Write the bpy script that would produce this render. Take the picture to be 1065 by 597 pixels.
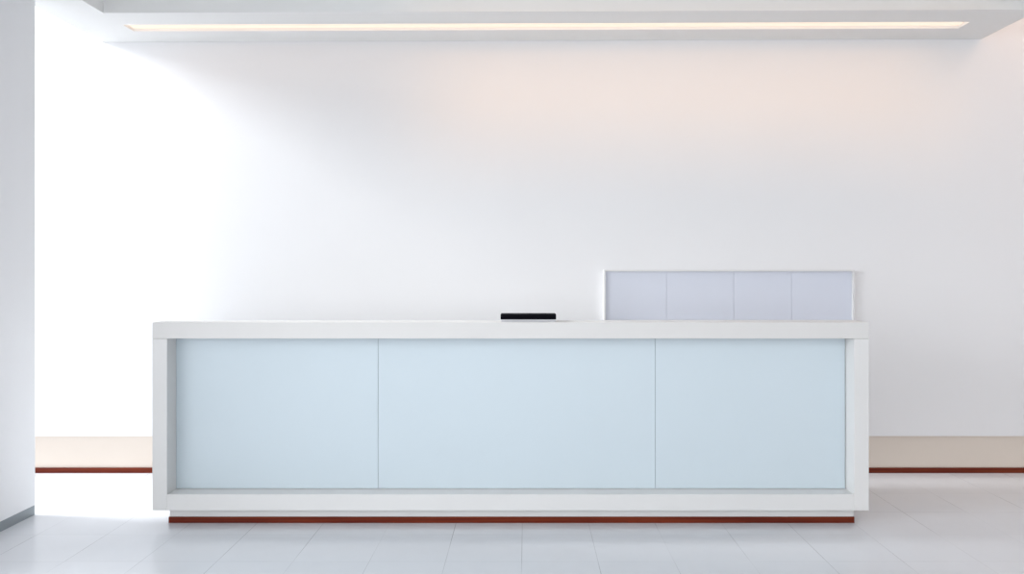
import bpy, bmesh, math
from mathutils import Vector

for o in list(bpy.data.objects):
    bpy.data.objects.remove(o, do_unlink=True)
S = bpy.context.scene
C = S.collection

# ------------------------------------------------------------------ camera
FPX = 785.0
cam = bpy.data.cameras.new('camera')
cam.sensor_width = 36.0
cam.lens = 36.0 * FPX / 1065.0
cam.shift_x = -14.5 / 1065.0
cam.shift_y = -19.5 / 1065.0
cam.clip_start = 0.05
co = bpy.data.objects.new('camera', cam)
co.location = (0, 0, 1.4)
co.rotation_euler = (math.pi / 2, 0, 0)
C.objects.link(co)
S.camera = co

# ------------------------------------------------------------------ colour management
S.view_settings.view_transform = 'Standard'
S.view_settings.look = 'None'
S.view_settings.gamma = 1.0
S.view_settings.use_curve_mapping = False
S.view_settings.exposure = 1.02

# ------------------------------------------------------------------ world: overcast sky
W = bpy.data.worlds.new('overcast_sky')
S.world = W
W.use_nodes = True
bg = W.node_tree.nodes['Background']
bg.inputs['Color'].default_value = (0.945, 0.968, 1.0, 1)
bg.inputs['Strength'].default_value = 0.95

# ------------------------------------------------------------------ daylight and lamps outside the frame
def area(name, loc, target, sx, sy, power, col, spread=180):
    l = bpy.data.lights.new(name, 'AREA')
    l.shape = 'RECTANGLE'
    l.size = sx
    l.size_y = sy
    l.energy = power
    l.color = col
    l.spread = math.radians(spread)
    o = bpy.data.objects.new(name, l)
    o.location = loc
    o.rotation_euler = (Vector(target) - Vector(loc)).to_track_quat('-Z', 'Y').to_euler()
    C.objects.link(o)
    return o

# daylight from the glazed side of the lobby, behind the wall end on the left
area('daylight_side_bay', (-6.9, 4.58, 4.6), (0.0, 4.95, 1.0), 1.1, 1.5, 103, (0.95, 0.975, 1.0), 85)
# daylight from the lobby windows, left of the camera
area('daylight_lobby', (-5.8, 1.0, 1.9), (1.8, 4.1, 0.7), 2.4, 2.6, 12, (0.93, 0.965, 1.0), 60)
# warm lamp washing the wall from above, right of the dropped ceiling
area('warm_wall_washer', (4.4, 4.70, 4.0), (4.3, 5.14, 2.2), 1.8, 0.15, 9, (1.0, 0.58, 0.34))

# unseen lamp added in the ceiling tray to warm the top of the wall
area('added_tray_wash', (1.1, 3.0, 3.12), (1.1, 5.14, 2.52), 3.6, 0.10, 0.72, (1.0, 0.47, 0.10), 31)

# ------------------------------------------------------------------ materials
def mat(name, col, rough=0.5, metal=0.0, coat=0.0, noise=0.0, scale=3.0, bump=0.0, spec=0.5, emit=None, es=0):
    m = bpy.data.materials.new(name)
    m.use_nodes = True
    nt = m.node_tree
    b = nt.nodes['Principled BSDF']
    b.inputs['Base Color'].default_value = (*col, 1)
    b.inputs['Roughness'].default_value = rough
    b.inputs['Metallic'].default_value = metal
    b.inputs['Coat Weight'].default_value = coat
    b.inputs['Specular IOR Level'].default_value = spec
    if emit:
        b.inputs['Emission Color'].default_value = (*emit, 1)
        b.inputs['Emission Strength'].default_value = es
    if noise or bump:
        tc = nt.nodes.new('ShaderNodeTexCoord')
        nz = nt.nodes.new('ShaderNodeTexNoise')
        nz.inputs['Scale'].default_value = scale
        nz.inputs['Detail'].default_value = 4
        nt.links.new(tc.outputs['Object'], nz.inputs['Vector'])
        if noise:
            cr = nt.nodes.new('ShaderNodeValToRGB')
            cr.color_ramp.elements[0].position = 0.3
            cr.color_ramp.elements[1].position = 0.7
            cr.color_ramp.elements[0].color = (*[c * (1 - noise) for c in col], 1)
            cr.color_ramp.elements[1].color = (*[min(1, c * (1 + noise)) for c in col], 1)
            nt.links.new(nz.outputs['Fac'], cr.inputs['Fac'])
            nt.links.new(cr.outputs['Color'], b.inputs['Base Color'])
        if bump:
            bp = nt.nodes.new('ShaderNodeBump')
            bp.inputs['Strength'].default_value = bump
            bp.inputs['Distance'].default_value = 0.002
            nt.links.new(nz.outputs['Fac'], bp.inputs['Height'])
            nt.links.new(bp.outputs['Normal'], b.inputs['Normal'])
    return m

M_WALL = mat('wall_white_paint', (0.80, 0.80, 0.81), 0.7, noise=0.006, scale=1.5)
M_BASE = mat('base_beige_paint', (0.74, 0.655, 0.575), 0.55, noise=0.01, scale=2)
M_CEIL = mat('ceiling_white_paint', (0.815, 0.815, 0.805), 0.8, noise=0.005, scale=2)
M_STUB = mat('side_wall_grey_white_paint', (0.80, 0.81, 0.83), 0.6, noise=0.006, scale=2)
M_SKIRT = mat('skirting_grey_metal', (0.25, 0.28, 0.30), 0.35, metal=0.3, noise=0.04, scale=9)
M_DESK = mat('desk_white_solid_surface', (0.735, 0.73, 0.72), 0.35, noise=0.005, scale=4)
M_TOP = mat('desk_top_white_solid_surface', (0.70, 0.69, 0.675), 0.4, noise=0.005, scale=4)
M_GLASS = mat('back_painted_pale_blue_glass', (0.60, 0.685, 0.735), 0.25, coat=0.3, noise=0.01, scale=1.2)
M_JOINT = mat('dark_joint', (0.42, 0.50, 0.54), 0.6, noise=0.05, scale=5)
M_BLACK = mat('black_plastic', (0.001, 0.001, 0.003), 0.7, noise=0.1, scale=20, spec=0.08)
M_GREY = mat('grey_plastic', (0.55, 0.55, 0.58), 0.45, noise=0.03, scale=20)
M_PANEL = mat('frosted_blue_grey_panel', (0.66, 0.69, 0.775), 0.45, noise=0.012, scale=2)
M_PFRAME = mat('display_frame_white', (0.70, 0.70, 0.70), 0.45, noise=0.01, scale=8)
M_LED = mat('warm_led_diffuser', (0.35, 0.30, 0.25), 0.5, emit=(1.0, 0.78, 0.64), es=0.42)

def wood(name, c1, c2):
    m = mat(name, c1, 0.45, spec=0.2)
    nt = m.node_tree
    b = nt.nodes['Principled BSDF']
    tc = nt.nodes.new('ShaderNodeTexCoord')
    mp = nt.nodes.new('ShaderNodeMapping')
    mp.inputs['Scale'].default_value = (1.2, 30, 60)
    nz = nt.nodes.new('ShaderNodeTexNoise')
    nz.inputs['Scale'].default_value = 1.6
    nz.inputs['Detail'].default_value = 5
    cr = nt.nodes.new('ShaderNodeValToRGB')
    cr.color_ramp.elements[0].position = 0.35
    cr.color_ramp.elements[1].position = 0.65
    cr.color_ramp.elements[0].color = (*c1, 1)
    cr.color_ramp.elements[1].color = (*c2, 1)
    nt.links.new(tc.outputs['Object'], mp.inputs['Vector'])
    nt.links.new(mp.outputs['Vector'], nz.inputs['Vector'])
    nt.links.new(nz.outputs['Fac'], cr.inputs['Fac'])
    nt.links.new(cr.outputs['Color'], b.inputs['Base Color'])
    return m
M_WOOD = wood('red_brown_lacquered_wood', (0.10, 0.010, 0.003), (0.17, 0.026, 0.007))

def floor_mat():
    T, X0, Y0, G = 0.364, -0.020, 3.603, 0.0028
    m = mat('polished_pale_floor_tiles', (0.5, 0.52, 0.56), 0.2)
    nt = m.node_tree
    N, L = nt.nodes.new, nt.links.new
    b = nt.nodes['Principled BSDF']
    tc = N('ShaderNodeTexCoord')
    sp = N('ShaderNodeSeparateXYZ')
    L(tc.outputs['Object'], sp.inputs[0])
    def math_(op, a, b_=None):
        n = N('ShaderNodeMath')
        n.operation = op
        for i, v in enumerate((a, b_)):
            if v is None: continue
            if isinstance(v, (int, float)): n.inputs[i].default_value = v
            else: L(v, n.inputs[i])
        return n.outputs[0]
    def line(ax, off, g):
        u = math_('DIVIDE', math_('SUBTRACT', sp.outputs[ax], off), T)
        fr = math_('FRACT', math_('ADD', u, 0.5))
        d = math_('ABSOLUTE', math_('SUBTRACT', fr, 0.5))
        return math_('LESS_THAN', d, g / T / 2), math_('FLOOR', u)
    lx, ix = line(0, X0, G)
    ly, iy = line(1, Y0, G * 1.3)
    g = math_('MAXIMUM', math_('MULTIPLY', lx, 0.9), math_('MULTIPLY', ly, 0.45))
    cb = N('ShaderNodeCombineXYZ')
    L(ix, cb.inputs[0]); L(iy, cb.inputs[1])
    wn = N('ShaderNodeTexWhiteNoise')
    wn.noise_dimensions = '3D'
    L(cb.outputs[0], wn.inputs['Vector'])
    tone = N('ShaderNodeMixRGB')
    tone.inputs[1].default_value = (0.66, 0.68, 0.715, 1)
    tone.inputs[2].default_value = (0.68, 0.70, 0.735, 1)
    L(wn.outputs['Value'], tone.inputs[0])
    nz = N('ShaderNodeTexNoise')
    nz.inputs['Scale'].default_value = 6
    nz.inputs['Detail'].default_value = 5
    L(tc.outputs['Object'], nz.inputs['Vector'])
    mix2 = N('ShaderNodeMixRGB')
    mix2.blend_type = 'OVERLAY'
    mix2.inputs[0].default_value = 0.06
    L(tone.outputs[0], mix2.inputs[1]); L(nz.outputs['Fac'], mix2.inputs[2])
    # how dark the joint is wanders along it
    nj = N('ShaderNodeTexNoise')
    nj.inputs['Scale'].default_value = 1.7
    L(tc.outputs['Object'], nj.inputs['Vector'])
    amt = math_('MULTIPLY', g, math_('MINIMUM', math_('MAXIMUM', math_('MULTIPLY', math_('SUBTRACT', nj.outputs['Fac'], 0.36), 2.6), 0.12), 0.9))
    fin = N('ShaderNodeMixRGB')
    fin.inputs[2].default_value = (0.17, 0.18, 0.20, 1)
    L(amt, fin.inputs[0]); L(mix2.outputs[0], fin.inputs[1])
    L(fin.outputs[0], b.inputs['Base Color'])
    b.inputs['Roughness'].default_value = 0.18
    return m
M_FLOOR = floor_mat()

# ------------------------------------------------------------------ mesh helpers
def box(bm, x0, x1, y0, y1, z0, z1, bev=0.0):
    r = bmesh.ops.create_cube(bm, size=1)
    for v in r['verts']:
        v.co = Vector(((x0 + x1) / 2 + v.co.x * (x1 - x0),
                       (y0 + y1) / 2 + v.co.y * (y1 - y0),
                       (z0 + z1) / 2 + v.co.z * (z1 - z0)))
    if bev:
        ed = {e for v in r['verts'] for e in v.link_edges}
        bmesh.ops.bevel(bm, geom=list(ed), offset=bev, segments=2, affect='EDGES', profile=0.5)

def finish(name, bm, m, parent=None, loc=(0, 0, 0)):
    """loc: where the object's origin goes; vertices were given in world space"""
    loc = Vector(loc)
    bmesh.ops.translate(bm, verts=bm.verts, vec=-loc)
    bmesh.ops.recalc_face_normals(bm, faces=bm.faces)
    me = bpy.data.meshes.new(name)
    bm.to_mesh(me)
    bm.free()
    me.materials.append(m)
    o = bpy.data.objects.new(name, me)
    C.objects.link(o)
    if parent:
        o.parent = parent
        top = parent
        off = Vector((0, 0, 0))
        while top:
            off += top.location
            top = top.parent
        o.location = loc - off
    else:
        o.location = loc
    return o

def obj_box(name, m, dims, parent=None, bev=0.0, loc=None):
    bm = bmesh.new()
    box(bm, *dims, bev)
    if loc is None:
        loc = ((dims[0] + dims[1]) / 2, (dims[2] + dims[3]) / 2, dims[4])
    return finish(name, bm, m, parent, loc)

def slab(bm, xs, ys, z0, z1, holes):
    """flat slab over a grid of cells, with rectangular holes cut right through"""
    nx, ny = len(xs) - 1, len(ys) - 1
    def full(i, j):
        if not (0 <= i < nx and 0 <= j < ny): return False
        cx, cy = (xs[i] + xs[i + 1]) / 2, (ys[j] + ys[j + 1]) / 2
        return not any(a < cx < b and c < cy < d for a, b, c, d in holes)
    vc = {}
    def v(x, y, z):
        k = (round(x, 5), round(y, 5), round(z, 5))
        if k not in vc: vc[k] = bm.verts.new(k)
        return vc[k]
    for i in range(nx):
        for j in range(ny):
            if not full(i, j): continue
            a, b, c, d = xs[i], xs[i + 1], ys[j], ys[j + 1]
            bm.faces.new([v(a, c, z0), v(a, d, z0), v(b, d, z0), v(b, c, z0)])
            bm.faces.new([v(a, c, z1), v(b, c, z1), v(b, d, z1), v(a, d, z1)])
            if not full(i - 1, j): bm.faces.new([v(a, c, z0), v(a, c, z1), v(a, d, z1), v(a, d, z0)])
            if not full(i + 1, j): bm.faces.new([v(b, c, z0), v(b, d, z0), v(b, d, z1), v(b, c, z1)])
            if not full(i, j - 1): bm.faces.new([v(a, c, z0), v(b, c, z0), v(b, c, z1), v(a, c, z1)])
            if not full(i, j + 1): bm.faces.new([v(a, d, z0), v(a, d, z1), v(b, d, z1), v(b, d, z0)])

def struct(o):
    o['kind'] = 'structure'
    return o

def thing(name, label, cat, loc):
    o = bpy.data.objects.new(name, None)
    o.empty_display_size = 0.1
    o.location = loc
    o['label'] = label
    o['category'] = cat
    C.objects.link(o)
    return o

# ------------------------------------------------------------------ the setting
WALL_Y = 5.14
XL, XR, YF = -7.6, 5.6, -6.0
ZT = 5.4

struct(obj_box('floor', M_FLOOR, (XL, XR, YF, WALL_Y + 0.3, -0.12, 0.0), loc=(0, 0, 0)))
# back wall: the painted field stops 26 cm above the floor, over a recessed beige base
struct(obj_box('wall_back', M_WALL, (XL, XR, WALL_Y, WALL_Y + 0.12, 0.257, ZT)))
struct(obj_box('trim_1', M_BASE, (XL, XR, WALL_Y + 0.030, WALL_Y + 0.12, 0.0, 0.257)))
struct(obj_box('baseboard_back', M_WOOD, (XL, XR, WALL_Y + 0.018, WALL_Y + 0.030, 0.0, 0.0355), bev=0.001))
struct(obj_box('wall_right', M_WALL, (XR, XR + 0.12, YF, WALL_Y + 0.12, 0.0, ZT)))
# side wall that ends short of the back wall
SX, SY = -2.79, 4.29
struct(obj_box('wall_left', M_STUB, (SX - 0.5, SX, 3.3, SY, 0.055, ZT)))
struct(obj_box('baseboard_left', M_SKIRT, (SX - 0.499, SX - 0.001, 3.301, SY - 0.001, 0.0, 0.055)))
# high ceiling
struct(obj_box('ceiling', M_CEIL, (XL, XR + 0.12, YF, WALL_Y + 0.12, ZT, ZT + 0.1)))

# dropped ceiling with a raised tray and a narrow slot for the light line
HS = 2.949
tray = (-2.55, 3.04, 1.6, 4.554)
slot = (-2.55, 2.811, 4.775, 4.905)
bm = bmesh.new()
xs = sorted([-2.885, tray[0], slot[1], tray[1], 3.10])
ys = sorted([0.9, tray[2], tray[3], slot[2], slot[3], WALL_Y])
slot_c = slot
slab(bm, xs, ys, HS, HS + 0.05, [tray, slot_c])
slab(bm, xs, ys, HS + 0.05, HS + 0.30, [tray])
box(bm, -2.885, 3.10, 0.9, WALL_Y, HS + 0.30, HS + 0.36)
sof = struct(finish('ceiling', bm, M_CEIL, None, (0, 3.0, HS)))
TILT = -0.0036
sof.rotation_euler = (0, TILT, 0)

# light line in the slot
ll = thing('linear_ceiling_light', 'long thin warm white light line recessed in the dropped ceiling', 'ceiling light', (0.13, 4.84, HS + 0.049))
obj_box('housing', M_PFRAME, (slot[0] + 0.002, slot[1] - 0.002, slot[2] + 0.002, slot[3] - 0.002, HS + 0.030, HS + 0.048), ll)
obj_box('diffuser', M_LED, (slot[0] + 0.004, slot[1] - 0.004, slot[2] + 0.004, slot[3] - 0.004, HS + 0.016, HS + 0.030), ll)
wl = bpy.data.lights.new('light_line_glow', 'AREA')
wl.shape = 'RECTANGLE'
wl.size = 5.3
wl.size_y = 0.012
wl.energy = 0.5
wl.color = (1.0, 0.62, 0.38)
wo = bpy.data.objects.new('light_line_glow', wl)
C.objects.link(wo)
wo.parent = ll
wo.location = (0, 4.786 - 4.84, -0.042)
wo.rotation_euler = (math.radians(53), 0, 0)
ll.rotation_euler = (0, TILT, 0)
ll.location.z = HS + 0.049 + 0.13 * 0.0036

# ------------------------------------------------------------------ reception desk
D0 = 4.10
K = D0 / FPX
def px(x, d=D0): return (x - 547) * d / FPX
def pz(y, d=D0): return 1.4 - (y - 279) * d / FPX
x0, x1 = px(158.3), px(903.7)
i0, i1 = px(173.6), px(888.3)
zb, zt = pz(531), pz(335.3)
zi0, zi1 = pz(514.3), pz(352.2)
REC = 0.107
BACK = D0 + 0.16           # back of the tall front part
desk = thing('reception_desk', 'long white reception desk with pale blue glass front and red-brown foot strip', 'reception desk', ((x0 + x1) / 2, D0 + 0.35, 0))
B = 0.0018
obj_box('counter_top', M_TOP, (x0, x1, D0, BACK, zi1, zt), desk, B)
for a, b in ((x0, i0), (i1, x1)):
    obj_box('side_panel', M_DESK, (a, b, D0, D0 + 0.70, zb, zi1 - 0.0008), desk, B)
obj_box('bottom_rail', M_DESK, (i0, i1, D0 + 0.0004, BACK, zb, zi0), desk, B)
obj_box('back_panel', M_DESK, (i0, i1, D0 + REC + 0.014, BACK, zi0, zi1 - 0.0008), desk)
obj_box('worktop', M_DESK, (i0, i1, BACK, D0 + 0.70, 0.71, 0.74), desk, B)
# three glass panels, hairline gaps between them
gx = [i0, px(393.3, D0 + REC), px(681.5, D0 + REC), i1]
G = 0.0018
for k in range(3):
    a = gx[k] + (0.0005 if k == 0 else G / 2)
    b = gx[k + 1] - (0.004 if k == 2 else G / 2)
    obj_box('glass_panel', M_GLASS, (a, b, D0 + REC, D0 + REC + 0.010, zi0 + 0.002, zi1 - 0.001), desk, 0.0008)
obj_box('joint_backing', M_JOINT, (i0, i1, D0 + REC + 0.010, D0 + REC + 0.014, zi0, zi1 - 0.0008), desk)
# plinth: white above, red-brown wooden strip at the floor
PD = 4.147
p0, p1 = px(175.3, PD), px(888.8, PD)
zr = pz(537.6, PD)
obj_box('plinth', M_DESK, (p0 + 0.004, p1 - 0.004, PD + 0.006, D0 + 0.62, zr, zb), desk)
obj_box('foot_strip', M_WOOD, (p0, p1, PD, D0 + 0.62, 0.0, zr), desk, 0.0012)

# ------------------------------------------------------------------ black box on the desk
DB = D0 + 0.04
bx0, bx1 = px(520.6, DB), px(578.4, DB)
bb = thing('flat_box', 'low flat black box on a thin grey base on the white desk top', 'box', ((bx0 + bx1) / 2, DB + 0.05, zt))
zg = zt + 0.013
obj_box('base', M_GREY, (bx0 + 0.004, bx1 - 0.003, DB + 0.003, DB + 0.12, zt, zg), bb, 0.001)
obj_box('body', M_BLACK, (bx0, bx1, DB, DB + 0.125, zg, pz(327.0, DB)), bb, 0.002)

# ------------------------------------------------------------------ framed display panel on the wall
FD = WALL_Y - 0.036
fx0, fx1 = px(628.2, FD), px(889.0, FD)
fz1, fz0 = pz(280.6, FD), pz(334.6, FD)
th = 0.011
dp = thing('display_panel', 'shallow white framed box of four blue-grey panels on the wall behind the desk', 'display panel', ((fx0 + fx1) / 2, WALL_Y, fz0))
bm = bmesh.new()
slab(bm, [fx0, fx0 + th, fx1 - th, fx1], [fz0, fz0 + th, fz1 - th, fz1], 0, 0.036, [(fx0 + th, fx1 - th, fz0 + th, fz1 - th)])
for v in bm.verts:
    v.co = Vector((v.co.x, WALL_Y - 0.036 + v.co.z, v.co.y))
finish('frame', bm, M_PFRAME, dp, ((fx0 + fx1) / 2, WALL_Y, fz0))
sx = [fx0 + th, px(693, FD + 0.028), px(763, FD + 0.028), px(823, FD + 0.028), fx1 - th]
for k in range(4):
    obj_box('panel', M_PANEL, (sx[k] + (0.0007 if k else 0), sx[k + 1] - (0.0007 if k < 3 else 0), FD + 0.024, FD + 0.029, fz0 + th, fz1 - th), dp, 0.0006)
obj_box('backing', M_PANEL, (fx0 + th, fx1 - th, FD + 0.030, FD + 0.0355, fz0 + th, fz1 - th), dp)
